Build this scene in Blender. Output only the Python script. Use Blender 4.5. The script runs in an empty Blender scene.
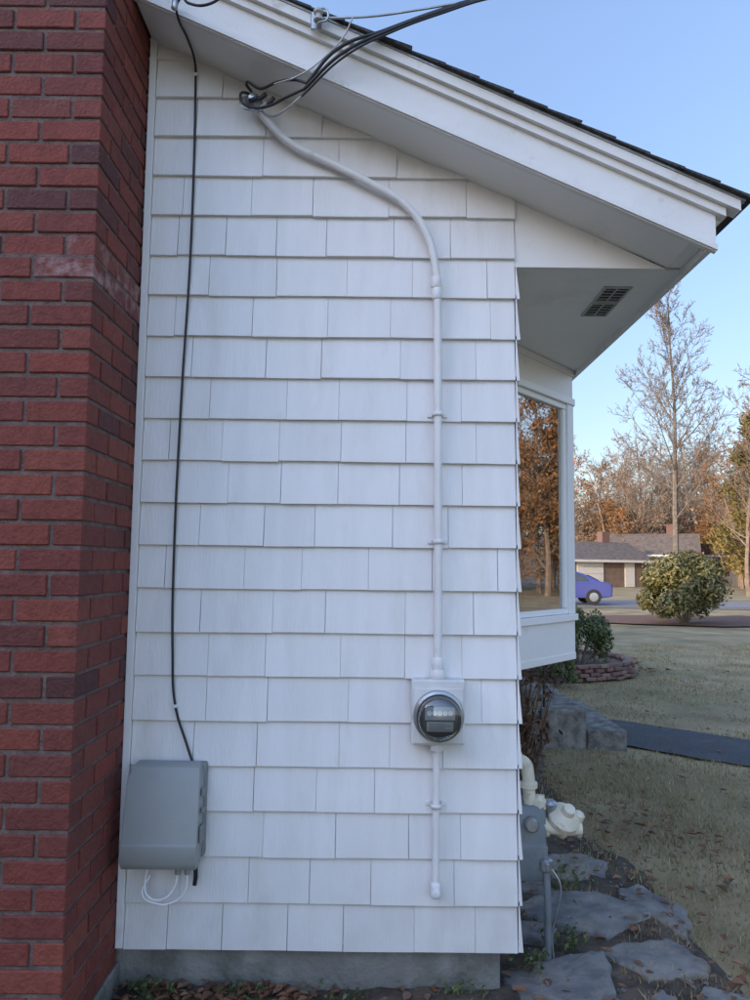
import bpy, math, random
from mathutils import Vector, Matrix, noise
R = random.Random(7)
scene = bpy.context.scene
COL = scene.collection
rad = math.radians

# ------------------------------------------------------------------ helpers
def empty(name, parent=None):
    o = bpy.data.objects.new(name, None); COL.objects.link(o)
    if parent: o.parent = parent
    return o

def mesh(name, V, F, m=None, parent=None, smooth=False, bevel=0, seg=1):
    me = bpy.data.meshes.new(name); me.from_pydata([tuple(v) for v in V], [], F); me.update()
    if m: me.materials.append(m)
    if smooth:
        for p in me.polygons: p.use_smooth = True
    o = bpy.data.objects.new(name, me); COL.objects.link(o)
    if parent: o.parent = parent
    if bevel:
        b = o.modifiers.new('bev', 'BEVEL'); b.width = bevel; b.segments = seg; b.limit_method = 'ANGLE'; b.angle_limit = rad(35)
    return o

def add_box(V, F, x0, x1, y0, y1, z0, z1):
    n = len(V)
    V += [(x0,y0,z0),(x1,y0,z0),(x1,y1,z0),(x0,y1,z0),(x0,y0,z1),(x1,y0,z1),(x1,y1,z1),(x0,y1,z1)]
    F += [(n,n+3,n+2,n+1),(n+4,n+5,n+6,n+7),(n,n+1,n+5,n+4),(n+1,n+2,n+6,n+5),(n+2,n+3,n+7,n+6),(n+3,n,n+4,n+7)]

def box(name, x0, x1, y0, y1, z0, z1, m, parent=None, bevel=0, seg=1, smooth=False):
    V=[];F=[]; add_box(V,F,x0,x1,y0,y1,z0,z1)
    return mesh(name,V,F,m,parent,smooth,bevel,seg)

def prism_xz(name, poly, y0, y1, m, parent=None, bevel=0):
    n=len(poly); V=[(x,y0,z) for x,z in poly]+[(x,y1,z) for x,z in poly]
    F=[tuple(range(n)), tuple(reversed(range(n,2*n)))]
    for i in range(n):
        j=(i+1)%n; F.append((j,i,i+n,j+n))
    o=mesh(name,V,F,m,parent,False,bevel); fixn(o); return o

def fixn(o):
    import bmesh
    bm=bmesh.new(); bm.from_mesh(o.data); bmesh.ops.recalc_face_normals(bm,faces=bm.faces); bm.to_mesh(o.data); bm.free()

def prism_xy(name, poly, z0, z1, m, parent=None, bevel=0, seg=1):
    n=len(poly); V=[(x,y,z0) for x,y in poly]+[(x,y,z1) for x,y in poly]
    F=[tuple(reversed(range(n))), tuple(range(n,2*n))]
    for i in range(n):
        j=(i+1)%n; F.append((i,j,j+n,i+n))
    o=mesh(name,V,F,m,parent,False,bevel,seg); fixn(o); return o

def lathe(name, prof, center, axis, m, parent=None, n=32, smooth=True):
    a=Vector(axis).normalized(); u=a.orthogonal().normalized(); w=a.cross(u); c=Vector(center)
    V=[];F=[]
    for r,t in prof:
        for i in range(n):
            th=2*math.pi*i/n
            V.append(c+a*t+(u*math.cos(th)+w*math.sin(th))*max(r,1e-5))
    for k in range(len(prof)-1):
        for i in range(n):
            j=(i+1)%n
            F.append((k*n+i,k*n+j,(k+1)*n+j,(k+1)*n+i))
    F.append(tuple(reversed(range(n)))); F.append(tuple(range((len(prof)-1)*n,len(prof)*n)))
    o=mesh(name,V,F,m,parent,smooth); fixn(o)
    if smooth:
        e=o.modifiers.new('es','EDGE_SPLIT'); e.split_angle=rad(40)
    return o

def tube(name, pts, r, m, parent=None, res=3, smooth=True):
    cu=bpy.data.curves.new(name,'CURVE'); cu.dimensions='3D'; cu.bevel_depth=r; cu.bevel_resolution=res; cu.use_fill_caps=True
    cu.resolution_u=8
    if smooth and len(pts)>2:
        s=cu.splines.new('BEZIER'); s.bezier_points.add(len(pts)-1)
        for b,p in zip(s.bezier_points,pts):
            b.co=p; b.handle_left_type='AUTO'; b.handle_right_type='AUTO'
    else:
        s=cu.splines.new('POLY'); s.points.add(len(pts)-1)
        for b,p in zip(s.points,pts): b.co=(*p,1)
    cu.materials.append(m)
    o=bpy.data.objects.new(name,cu); COL.objects.link(o)
    if parent: o.parent=parent
    return o

# ------------------------------------------------------------------ materials
def mat(name, c1, c2=None, scale=5, rough=0.7, bump=0, bscale=40, stretch=(1,1,1), island=None, metallic=0,
        dirt=None, dirtscale=3, dirtlo=0.55, dirthi=0.75, detail=6, spec=0.5, zdirt=None, dstretch=None):
    m=bpy.data.materials.new(name); m.use_nodes=True; nt=m.node_tree; N=nt.nodes; L=nt.links
    b=N['Principled BSDF']; b.inputs['Roughness'].default_value=rough; b.inputs['Metallic'].default_value=metallic
    b.inputs['Specular IOR Level'].default_value=spec
    tc=N.new('ShaderNodeTexCoord'); mp=N.new('ShaderNodeMapping'); L.new(tc.outputs['Object'],mp.inputs['Vector'])
    mp.inputs['Scale'].default_value=stretch
    c2=c2 or c1
    no=N.new('ShaderNodeTexNoise'); no.inputs['Scale'].default_value=scale; no.inputs['Detail'].default_value=detail
    L.new(mp.outputs[0],no.inputs['Vector'])
    rp=N.new('ShaderNodeValToRGB'); rp.color_ramp.elements[0].position=0.35; rp.color_ramp.elements[1].position=0.65
    rp.color_ramp.elements[0].color=(*c1,1); rp.color_ramp.elements[1].color=(*c2,1)
    L.new(no.outputs['Fac'],rp.inputs['Fac']); out=rp.outputs['Color']
    if island:
        g=N.new('ShaderNodeNewGeometry'); ir=N.new('ShaderNodeValToRGB'); ir.color_ramp.interpolation='LINEAR'
        els=ir.color_ramp.elements
        while len(els)<len(island): els.new(0.5)
        for i,c in enumerate(island):
            els[i].position=i/(len(island)-1)
        for i,c in enumerate(island): els[i].color=(*c,1)
        L.new(g.outputs['Random Per Island'],ir.inputs['Fac'])
        mx=N.new('ShaderNodeMix'); mx.data_type='RGBA'; mx.blend_type='MULTIPLY'; mx.inputs[0].default_value=1
        L.new(out,mx.inputs[6]); L.new(ir.outputs['Color'],mx.inputs[7]); out=mx.outputs[2]
    if dirt:
        n2=N.new('ShaderNodeTexNoise'); n2.inputs['Scale'].default_value=dirtscale; n2.inputs['Detail'].default_value=8; n2.inputs['Roughness'].default_value=0.65
        if dstretch:
            m2=N.new('ShaderNodeMapping'); m2.inputs['Scale'].default_value=dstretch; L.new(tc.outputs['Object'],m2.inputs['Vector']); L.new(m2.outputs[0],n2.inputs['Vector'])
        else: L.new(tc.outputs['Object'],n2.inputs['Vector'])
        mr=N.new('ShaderNodeMapRange'); mr.inputs[1].default_value=dirtlo; mr.inputs[2].default_value=dirthi
        L.new(n2.outputs['Fac'],mr.inputs[0]); fac=mr.outputs[0]
        mx=N.new('ShaderNodeMix'); mx.data_type='RGBA'; L.new(fac,mx.inputs[0]); L.new(out,mx.inputs[6]); mx.inputs[7].default_value=(*dirt,1); out=mx.outputs[2]
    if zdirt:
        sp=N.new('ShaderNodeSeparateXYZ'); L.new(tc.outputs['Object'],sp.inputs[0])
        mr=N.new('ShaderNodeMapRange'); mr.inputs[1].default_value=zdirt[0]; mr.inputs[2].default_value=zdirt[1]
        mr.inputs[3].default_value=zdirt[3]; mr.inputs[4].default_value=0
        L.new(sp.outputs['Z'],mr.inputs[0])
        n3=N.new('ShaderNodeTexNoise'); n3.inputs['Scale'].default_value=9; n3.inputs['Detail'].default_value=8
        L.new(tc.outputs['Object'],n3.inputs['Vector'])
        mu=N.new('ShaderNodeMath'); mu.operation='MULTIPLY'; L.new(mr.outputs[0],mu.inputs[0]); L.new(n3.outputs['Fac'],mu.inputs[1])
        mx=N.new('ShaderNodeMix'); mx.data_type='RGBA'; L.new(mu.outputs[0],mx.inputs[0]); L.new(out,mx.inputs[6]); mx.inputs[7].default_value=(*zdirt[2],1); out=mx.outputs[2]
    L.new(out,b.inputs['Base Color'])
    if bump:
        nb=N.new('ShaderNodeTexNoise'); nb.inputs['Scale'].default_value=bscale; nb.inputs['Detail'].default_value=5
        L.new(mp.outputs[0],nb.inputs['Vector'])
        bp=N.new('ShaderNodeBump'); bp.inputs['Strength'].default_value=bump; bp.inputs['Distance'].default_value=0.01
        L.new(nb.outputs['Fac'],bp.inputs['Height']); L.new(bp.outputs[0],b.inputs['Normal'])
    return m

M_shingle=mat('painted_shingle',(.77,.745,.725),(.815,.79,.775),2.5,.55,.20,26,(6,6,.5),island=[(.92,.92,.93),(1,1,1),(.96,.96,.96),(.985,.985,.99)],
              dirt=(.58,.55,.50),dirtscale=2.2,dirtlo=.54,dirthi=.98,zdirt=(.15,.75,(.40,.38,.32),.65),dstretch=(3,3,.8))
M_white=mat('white_trim_paint',(.77,.75,.73),(.80,.78,.765),3,.5,.15,30,dirt=(.55,.53,.48),dirtscale=6,dirtlo=.6,dirthi=.9)
M_fascia=mat('fascia_paint',(.69,.675,.655),(.75,.735,.715),4,.5,.2,60,(1,1,1),dirt=(.40,.37,.30),dirtscale=12,dirtlo=.60,dirthi=.85)
M_soffit=mat('soffit_paint',(.78,.765,.745),(.82,.805,.785),2,.6,.1,20,dirt=(.60,.57,.51),dirtscale=3,dirtlo=.6,dirthi=.95)
M_vinyl=mat('window_vinyl',(.82,.82,.82),(.84,.84,.84),3,.3)
M_brick=mat('brick',(.76,.72,.70),(1,1,1),30,.8,.6,90,island=[(.095,.030,.027),(.19,.043,.030),(.25,.052,.034),(.145,.034,.027),(.27,.065,.041),(.10,.032,.030),(.21,.048,.032),(.17,.038,.03),(.235,.055,.036)],
            dirt=(.24,.13,.11),dirtscale=11,dirtlo=.62,dirthi=.98)
M_brickst=mat('stained_brick',(.80,.70,.68),(1,1,1),30,.8,.6,90,island=[(.13,.04,.035),(.21,.055,.04),(.17,.043,.037)],dirt=(.42,.28,.26),dirtscale=12,dirtlo=.45,dirthi=.70)
M_mortar=mat('mortar',(.12,.078,.066),(.19,.135,.12),20,.9,.8,120)
M_conc=mat('foundation_concrete',(.20,.195,.18),(.31,.30,.28),6,.9,.9,45,dirt=(.10,.10,.085),dirtscale=5,dirtlo=.5,dirthi=.75,zdirt=(.0,.2,(.07,.075,.05),1.0))
M_step=mat('step_concrete',(.15,.14,.12),(.27,.255,.23),12,.95,1,60,dirt=(.08,.075,.065),dirtscale=9,dirtlo=.45,dirthi=.65)
M_roof=mat('asphalt_shingle',(.035,.035,.038),(.07,.068,.068),60,.95,.8,200,island=[(.8,.8,.8),(1.2,1.2,1.2),(1,1,1)])
M_pipe=mat('painted_conduit',(.71,.695,.68),(.77,.755,.74),8,.45,.15,60,dirt=(.5,.48,.43),dirtscale=12,dirtlo=.6,dirthi=.85)
M_black=mat('black_cable',(.012,.012,.014),(.02,.02,.022),20,.5)
M_metal=mat('grey_metal',(.35,.36,.37),(.45,.46,.47),20,.35,.1,80,metallic=.8)
M_meterbox=mat('meter_box_paint',(.60,.59,.58),(.70,.69,.675),10,.45,.15,60,dirt=(.33,.28,.22),dirtscale=18,dirtlo=.58,dirthi=.8)
M_dial=mat('meter_dial',(.36,.37,.38),(.40,.40,.41),10,.5)
M_dark=mat('meter_interior',(.06,.06,.065),(.09,.09,.09),10,.5)
M_greybox=mat('grey_plastic',(.29,.295,.285),(.33,.335,.32),3,.55,.08,150,dirt=(.22,.215,.20),dirtscale=7,dirtlo=.56,dirthi=.9)
M_greybox2=mat('grey_plastic_dark',(.19,.20,.195),(.22,.23,.225),3,.6)
M_cream=mat('cream_gas_pipe',(.60,.54,.41),(.68,.63,.50),12,.45,.2,60,dirt=(.28,.20,.13),dirtscale=20,dirtlo=.55,dirthi=.78)
M_gasgrey=mat('gas_meter_paint',(.13,.15,.16),(.18,.20,.21),12,.5,.2,60,dirt=(.12,.10,.08),dirtscale=15,dirtlo=.6,dirthi=.8)
M_ground=mat('dormant_grass_ground',(.20,.15,.075),(.35,.27,.15),1.2,.95,.8,30,dirt=(.15,.13,.055),dirtscale=.35,dirtlo=.48,dirthi=.68,detail=12)
M_soil=mat('soil',(.045,.033,.023),(.115,.085,.06),9,.95,1,50,detail=12,dirt=(.18,.14,.10),dirtscale=30,dirtlo=.57,dirthi=.77)
M_mulch=mat('mulch',(.09,.045,.03),(.17,.09,.06),8,.95,1,30,detail=12)
M_asph=mat('asphalt',(.045,.047,.052),(.075,.077,.082),40,.9,.6,150,dirt=(.11,.11,.11),dirtscale=2,dirtlo=.5,dirthi=.8)
M_road=mat('road_asphalt',(.16,.15,.15),(.22,.21,.21),3,.9)
M_flag=mat('flagstone',(.11,.11,.115),(.22,.21,.195),9,.85,1,22,dirt=(.27,.225,.165),dirtscale=5,dirtlo=.48,dirthi=.68,island=[(.72,.76,.82),(1.1,1.08,1.05),(1,.9,.8)])
M_blade=mat('grass_blades',(.75,.75,.75),(1.05,1.05,1.0),1.5,.8,0,island=[(.20,.165,.06),(.38,.29,.15),(.47,.36,.21),(.28,.215,.10),(.42,.33,.19),(.12,.14,.045),(.34,.25,.13)])
M_leaf=mat('dead_leaves',(.8,.8,.8),(1.1,1,1),8,.8,0,island=[(.14,.065,.03),(.24,.12,.06),(.09,.045,.028),(.28,.17,.10),(.17,.07,.035),(.20,.14,.09)])
M_bark=mat('bark',(.09,.075,.062),(.17,.145,.12),6,.95)
M_twig=mat('twig_bark',(.14,.105,.08),(.23,.175,.13),3,.95)
M_oakleaf=mat('oak_leaves',(.8,.8,.8),(1.1,1,1),.4,.9,0,island=[(.18,.085,.03),(.27,.135,.045),(.12,.07,.03),(.24,.15,.06)])
M_brush=mat('brush_twigs',(.8,.8,.8),(1.1,1,1),.4,.9,0,island=[(.16,.10,.055),(.22,.145,.08),(.12,.08,.045),(.20,.115,.055)])
M_pine=mat('pine_needles',(.8,.8,.8),(1.15,1.1,1),.6,.9,0,island=[(.07,.075,.025),(.17,.14,.04),(.12,.10,.03),(.22,.165,.05)])
M_rhodo=mat('rhododendron_leaves',(.8,.8,.8),(1.15,1.1,1),2,.5,0,island=[(.055,.070,.022),(.10,.10,.032),(.15,.135,.045),(.07,.08,.03),(.20,.165,.06)])
M_green=mat('shrub_leaves',(.8,.8,.8),(1.1,1.1,1),4,.6,0,island=[(.045,.07,.025),(.08,.11,.035),(.12,.14,.05),(.06,.085,.03)])
M_dry=mat('dry_stems',(.8,.8,.8),(1.1,1.1,1),4,.8,0,island=[(.16,.09,.05),(.10,.06,.04),(.22,.13,.08)])
M_iron=mat('wrought_iron',(.015,.015,.016),(.02,.02,.02),10,.5)
M_interior=mat('room_wall',(.14,.09,.06),(.18,.12,.08),2,.9)
M_curtain=mat('curtain_fabric',(.30,.24,.18),(.42,.34,.26),3,.9)
M_retain=mat('retaining_brick',(.8,.75,.72),(1,1,1),30,.9,.5,60,island=[(.16,.09,.075),(.22,.13,.11),(.13,.08,.07),(.26,.18,.15)])
M_ventdark=mat('vent_dark',(.015,.015,.015),(.02,.02,.02),10,.8)
M_vent=mat('vent_metal',(.36,.36,.35),(.43,.43,.42),10,.5)

def glass(name, tint, gl, rough=.01):
    m=bpy.data.materials.new(name); m.use_nodes=True; nt=m.node_tree; N=nt.nodes; L=nt.links
    N.remove(N['Principled BSDF']); o=N['Material Output']
    t=N.new('ShaderNodeBsdfTransparent'); t.inputs[0].default_value=(*tint,1)
    g=N.new('ShaderNodeBsdfGlossy'); g.inputs['Roughness'].default_value=rough
    f=N.new('ShaderNodeFresnel'); f.inputs[0].default_value=1.5
    ma=N.new('ShaderNodeMath'); ma.operation='ADD'; ma.inputs[1].default_value=gl; L.new(f.outputs[0],ma.inputs[0])
    mx=N.new('ShaderNodeMixShader'); L.new(ma.outputs[0],mx.inputs[0]); L.new(t.outputs[0],mx.inputs[1]); L.new(g.outputs[0],mx.inputs[2]); L.new(mx.outputs[0],o.inputs[0])
    return m
M_glass=glass('window_glass',(.75,.76,.74),.50)
M_mglass=glass('meter_glass',(.8,.82,.83),.08,.03)

# ------------------------------------------------------------------ house
house=empty('shingled_house')
XL,XR=-.915,.545
def rake(x): return 3.301-.445*x
HD=8.0
prism_xz('gable_wall',[(-8.0,.205),(XR-.001,.205),(XR-.001,rake(XR)+.1),(-4.0,rake(-4)+.1),(-8.0,rake(0)+.1)],.0,.14,M_white,house)
box('side_wall',XR-.14,XR-.003,.142,HD,.205,3.1,M_white,house)
box('back_wall',-8,XR-.15,HD-.14,HD,.205,3.1,M_white,house)
box('floor_slab',-8,XR-.15,.23,HD-.15,.1,.16,M_interior,house)
V=[];F=[]
def shingle(V,F,x0,x1,z0,z1,yb=-.020,yt=-.003,tw=0):
    n=len(V)
    V += [(x0,0.001,z0),(x1,.001,z0+tw),(x1,yb,z0+tw),(x0,yb,z0),(x0,.001,z1),(x1,.001,z1),(x1,yt,z1),(x0,yt,z1)]
    F += [(n,n+1,n+2,n+3),(n+7,n+6,n+5,n+4),(n+3,n+2,n+6,n+7),(n+2,n+1,n+5,n+6),(n+0,n+3,n+7,n+4),(n+1,n,n+4,n+5)]
CO=.1641; Z0=.19
for k in range(24):
    zb=Z0+CO*k
    x=XL+.012
    first=True
    while x<XR-.01:
        w=R.uniform(.19,.31) if not first else R.uniform(.10,.28)
        first=False
        x1=min(x+w,XR)
        if XR-x1<.07: x1=XR
        if zb<rake(x)-.005:
            zt=min(zb+CO+.02, rake(x1)+.08)
            j=R.uniform(-.0022,.0022)
            if zt>zb+.02: shingle(V,F,x,x1-R.choice((.0008,.0014,.0022)),zb+j,zt,-.0205+R.uniform(-.0025,.002),-.003,R.uniform(-.0014,.0014))
        x=x1
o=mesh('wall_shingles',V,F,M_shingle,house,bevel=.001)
V=[];F=[]
for k in range(24):
    x=-8
    while x<-2.2:
        x1=min(x+R.uniform(.18,.3),-2.2); zb=Z0+CO*k
        lim=min(rake(x1), rake(-8-x) if x<-4 else 99)
        if zb<lim: shingle(V,F,x,x1-.002,zb,min(zb+CO+.02,lim+.02))
        x=x1
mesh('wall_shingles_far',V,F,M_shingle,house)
V=[];F=[]
for k in range(16):
    zb=Z0+CO*k; y=-.016
    while y<HD:
        y1=min(y+R.uniform(.15,.3),HD)
        if not (.78<y and y1<3.85 and 1.0<zb<2.8):
            n=len(V); z1=min(zb+CO+.015,2.785); a=XR+.017+R.uniform(-.002,.002); b=XR+.003
            V += [(XR,y,zb),(XR,y1-.002,zb),(a,y1-.002,zb),(a,y,zb),(XR,y,z1),(XR,y1-.002,z1),(b,y1-.002,z1),(b,y,z1)]
            F += [(n,n+3,n+2,n+1),(n+4,n+5,n+6,n+7),(n+3,n+7,n+6,n+2),(n+2,n+6,n+5,n+1),(n,n+4,n+7,n+3)]
        y=y1
mesh('side_shingles',V,F,M_shingle,house)
box('corner_trim',-.932,XL+.010,-.026,-.001,.192,rake(-.93)+.1,M_white,house,bevel=.002)
box('foundation',-8,.485,.03,.22,-.3,.203,M_conc,house,bevel=.004)
box('foundation_side',.30,.483,.222,HD,-.3,.202,M_conc,house)
def slopebox(name,x0,x1,y0,y1,o0,o1,m,parent=house,f=rake):
    return prism_xz(name,[(x0,f(x0)+o0),(x1,f(x1)+o0),(x1,f(x1)+o1),(x0,f(x0)+o1)],y0,y1,m,parent)
prism_xz('rake_soffit',[(-.925,rake(-.925)+.002),(1.147,2.792),(1.208,2.792),(1.208,2.83),(1.147,2.83),(-.925,rake(-.925)+.03)],-.234,-.001,M_soffit,house)
prism_xz('rake_soffit_far',[(-4,rake(-4)),(-2.25,rake(-2.25)),(-2.25,rake(-2.25)+.03),(-4,rake(-4)+.03)],-.234,-.001,M_soffit,house)
prism_xz('cornice_return_panel',[(XR+.0005,2.786),(1.145,2.786),(XR+.0005,rake(XR)+.01)],-.004,.02,M_white,house)
xa,xb=-.929,1.232
slopebox('rake_board',xa,xb,-.256,-.235,-.004,.155,M_fascia)
slopebox('rake_bead',xa,xb+.002,-.266,-.2565,.0,.022,M_fascia)
slopebox('rake_crown_lower',xa,xb+.03,-.276,-.2345,.135,.166,M_fascia)
slopebox('rake_crown',xa,xb+.075,-.296,-.2345,.167,.205,M_fascia)
slopebox('drip_edge',xa,xb+.09,-.302,-.2345,.2055,.213,M_metal)
box('eave_soffit',XR+.0,1.209,.021,HD+.2,2.79,2.81,M_soffit,house)
box('eave_fascia',1.2095,1.232,-.234,HD+.2,2.765,2.925,M_fascia,house)
prism_xz('eave_crown',[(1.2325,2.86),(1.262,2.875),(1.305,2.91),(1.305,2.93),(1.2325,2.952)],-.234,HD+.2,M_fascia,house)
prism_xz('roof_deck',[(1.30,rake(1.30)+.2),(-4,rake(-4)+.2),(-9.3,rake(1.30)+.2),(-9.3,rake(1.30)+.17),(-4,rake(-4)+.17),(1.30,rake(1.30)+.17)],-.233,HD+.2,M_roof,house)
V=[];F=[]
ln=math.sqrt(1+.445**2); ux,uz=-1/ln,.445/ln; nx,nz=.445/ln,1/ln
bx,bz=1.345,rake(1.345)+.2145
for k in range(44):
    s0=k*.135; s1=s0+.16
    y=-.318+R.uniform(-.006,.006)
    yy=[y]
    while y<HD+.2:
        y+=.30; yy.append(min(y,HD+.2))
    for a,b in zip(yy[:-1],yy[1:]):
        n=len(V); t0=.012+R.uniform(-.003,.003); t1=.004
        pts=[(s0,0),(s1,0),(s1,t1),(s0,t0)]
        for yv in (a,b-.003):
            for s,t in pts: V.append((bx+ux*s+nx*t,yv,bz+uz*s+nz*t))
        F += [(n,n+1,n+2,n+3),(n+7,n+6,n+5,n+4),(n+3,n+2,n+6,n+7),(n,n+3,n+7,n+4),(n+4,n+5,n+1,n)]
o=mesh('roof_shingles',V,F,M_roof,house); fixn(o)
prism_xz('roof_shingles_back',[(-4,rake(-4)+.205),(-9.35,rake(1.35)+.205),(-9.35,rake(1.35)+.225),(-4,rake(-4)+.235)],-.3,HD+.2,M_roof,house)
vent=empty('soffit_vent',house)
for (y0,y1) in [(.20,.375),(.395,.57)]:
    V=[];F=[]
    add_box(V,F,.965,1.085,y0,y0+.010,2.783,2.7895); add_box(V,F,.965,1.085,y1-.010,y1,2.783,2.7895)
    add_box(V,F,.965,.975,y0+.0102,y1-.0102,2.783,2.7895); add_box(V,F,1.075,1.085,y0+.0102,y1-.0102,2.783,2.7895)
    add_box(V,F,1.022,1.028,y0+.0102,y1-.0102,2.784,2.7885)
    yy=y0+.036
    while yy<y1-.02:
        add_box(V,F,.9755,1.0215,yy,yy+.004,2.7845,2.7885); add_box(V,F,1.0285,1.0745,yy,yy+.004,2.7845,2.7885); yy+=.034
    mesh('vent_frame',V,F,M_vent,vent)
    box('vent_opening',.976,1.074,y0+.011,y1-.011,2.7888,2.7898,M_ventdark,vent)

# ------------------------------------------------------------------ bay window
bay=empty('bay_window',house)
PA,PB,PC,PD=Vector((.548,.82)),Vector((1.195,1.60)),Vector((1.195,3.0)),Vector((.548,3.78))
def seg_box(name,p,q,s0,s1,z0,z1,o0,o1,m,bevel=0.002):
    d=(q-p).normalized(); nrm=Vector((d.y,-d.x))
    P=[p+d*s0+nrm*o0,p+d*s1+nrm*o0,p+d*s1+nrm*o1,p+d*s0+nrm*o1]
    V=[(a.x,a.y,z0) for a in P]+[(a.x,a.y,z1) for a in P]
    F=[(0,1,2,3),(7,6,5,4),(0,4,5,1),(1,5,6,2),(2,6,7,3),(3,7,4,0)]
    o=mesh(name,V,F,m,bay,bevel=bevel); fixn(o); return o
for i,(p,q) in enumerate([(PA,PB),(PB,PC),(PC,PD)]):
    Ls=(q-p).length
    seg_box('bay_skirt',p,q,0,Ls,1.085,1.285,-.05,0,M_white)
    seg_box('bay_base_trim',p,q,-.002,Ls+.002,1.06,1.10,-.045,.004,M_white)
    seg_box('bay_sill',p,q,-.01,Ls+.010,1.287,1.325,-.05,.018,M_vinyl)
    seg_box('bay_header',p,q,0,Ls,2.60,2.788,-.05,0,M_white)
    seg_box('bay_head_trim',p,q,-.005,Ls+.006,2.575,2.615,-.04,.014,M_vinyl)
    seg_box('bay_crown_trim',p,q,-.005,Ls+.006,2.755,2.7885,-.04,.014,M_white)
    seg_box('frame_stile_a',p,q,0,.075,1.326,2.574,-.05,.004,M_vinyl)
    seg_box('frame_stile_b',p,q,Ls-.075,Ls,1.326,2.574,-.05,.004,M_vinyl)
    seg_box('sash_a',p,q,.077,.115,1.36,2.54,-.045,-.008,M_vinyl)
    seg_box('sash_b',p,q,Ls-.115,Ls-.077,1.36,2.54,-.045,-.008,M_vinyl)
    seg_box('sash_top',p,q,.077,Ls-.077,2.541,2.573,-.046,-.006,M_vinyl)
    seg_box('sash_bottom',p,q,.077,Ls-.077,1.327,1.358,-.046,-.006,M_vinyl)
    if i==1: seg_box('mullion',p,q,Ls/2-.05,Ls/2+.05,1.326,2.574,-.05,.004,M_vinyl)
    d=(q-p).normalized(); nrm=Vector((d.y,-d.x))
    a=p+d*.11+nrm*-.025; b=q-d*.11+nrm*-.025
    mesh('pane',[(a.x,a.y,1.35),(b.x,b.y,1.35),(b.x,b.y,2.55),(a.x,a.y,2.55)],[(0,1,2,3)],M_glass,bay)
    if i==0:
        V=[];F=[]; n=60
        for s in range(n+1):
            f=s/n*.45; off=-.14+.018*math.sin(s*.95)+.006*math.sin(s*2.3)
            c=p+d*(Ls-.10-f*.62)+nrm*off
            V+=[(c.x,c.y,1.36),(c.x,c.y,2.57)]
        for s in range(n): F.append((2*s,2*s+2,2*s+3,2*s+1))
        mesh('curtain',V,F,M_curtain,bay,True)
prism_xy('bay_floor',[(.55,.86),(1.16,1.62),(1.16,2.98),(.55,3.74)],1.10,1.16,M_white,bay)
prism_xy('bay_ceiling',[(.55,.86),(1.16,1.62),(1.16,2.98),(.55,3.74)],2.62,2.66,M_white,bay)
box('room_panel',XR+.0035,XR+.012,.88,3.72,1.17,2.6,M_interior,bay)

# ------------------------------------------------------------------ chimney
chim=empty('brick_chimney')
CX0,CX1=-2.16,-.933
V=[];F=[];VS=[];FS=[]
BH,MO=.068,.012
rows=78; zbase=.13
for r in range(rows):
    z=zbase+r*(BH+MO); upper=z>2.60
    yf=-.503 if not upper else -.488
    cx1=CX1 if not upper else CX1-.004
    tgt=(VS,FS) if 2.50<z<2.62 else (V,F)
    even=r%2==0
    L0=.198 if even else .094; D0=.094 if even else .198
    x=cx1; first=True
    while x>CX0+.02:
        l=L0 if first else .198
        x0=max(x-l,CX0)
        if x0-CX0<.05: x0=CX0
        dep=D0 if first else .094
        j=R.uniform(-.002,.002)
        add_box(*(tgt if first else (V,F)),x0,x,yf+j,yf+dep,z+R.uniform(0,.0015),z+BH-R.uniform(0,.0015))
        x=x0-MO; first=False
    y=yf+D0+MO
    while y<-.03:
        y1=min(y+.198,-.004)
        if -.004-y1<.05: y1=-.004
        j=R.uniform(-.0015,.0015)
        add_box(*tgt,cx1-.094,cx1+j,y,y1,z+R.uniform(0,.0015),z+BH-R.uniform(0,.0015))
        y=y1+MO
    y=yf+.096+MO
    while y<-.03:
        y1=min(y+.198,-.004); add_box(*tgt,CX0,CX0+.09,y,y1,z,z+BH); y=y1+MO
mesh('bricks',V,F,M_brick,chim,bevel=.0035)
mesh('stained_bricks',VS,FS,M_brickst,chim,bevel=.0035)
box('mortar_core',CX0+.006,CX1-.0065,-.4965,.0,.12,2.61,M_mortar,chim)
box('mortar_core_upper',CX0+.006,CX1-.0105,-.4815,-.001,2.6105,zbase+rows*.08,M_mortar,chim)
box('chimney_footing',CX0-.01,CX1+.006,-.515,.028,-.3,.122,M_conc,chim,bevel=.006)
box('chimney_above_roof',CX0+.007,CX1-.02,.001,.45,3.9,zbase+rows*.08,M_mortar,chim)
box('chimney_cap',CX0-.05,CX1+.05,-.55,.5,zbase+rows*.08+.001,zbase+rows*.08+.09,M_conc,chim,bevel=.01)

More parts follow.
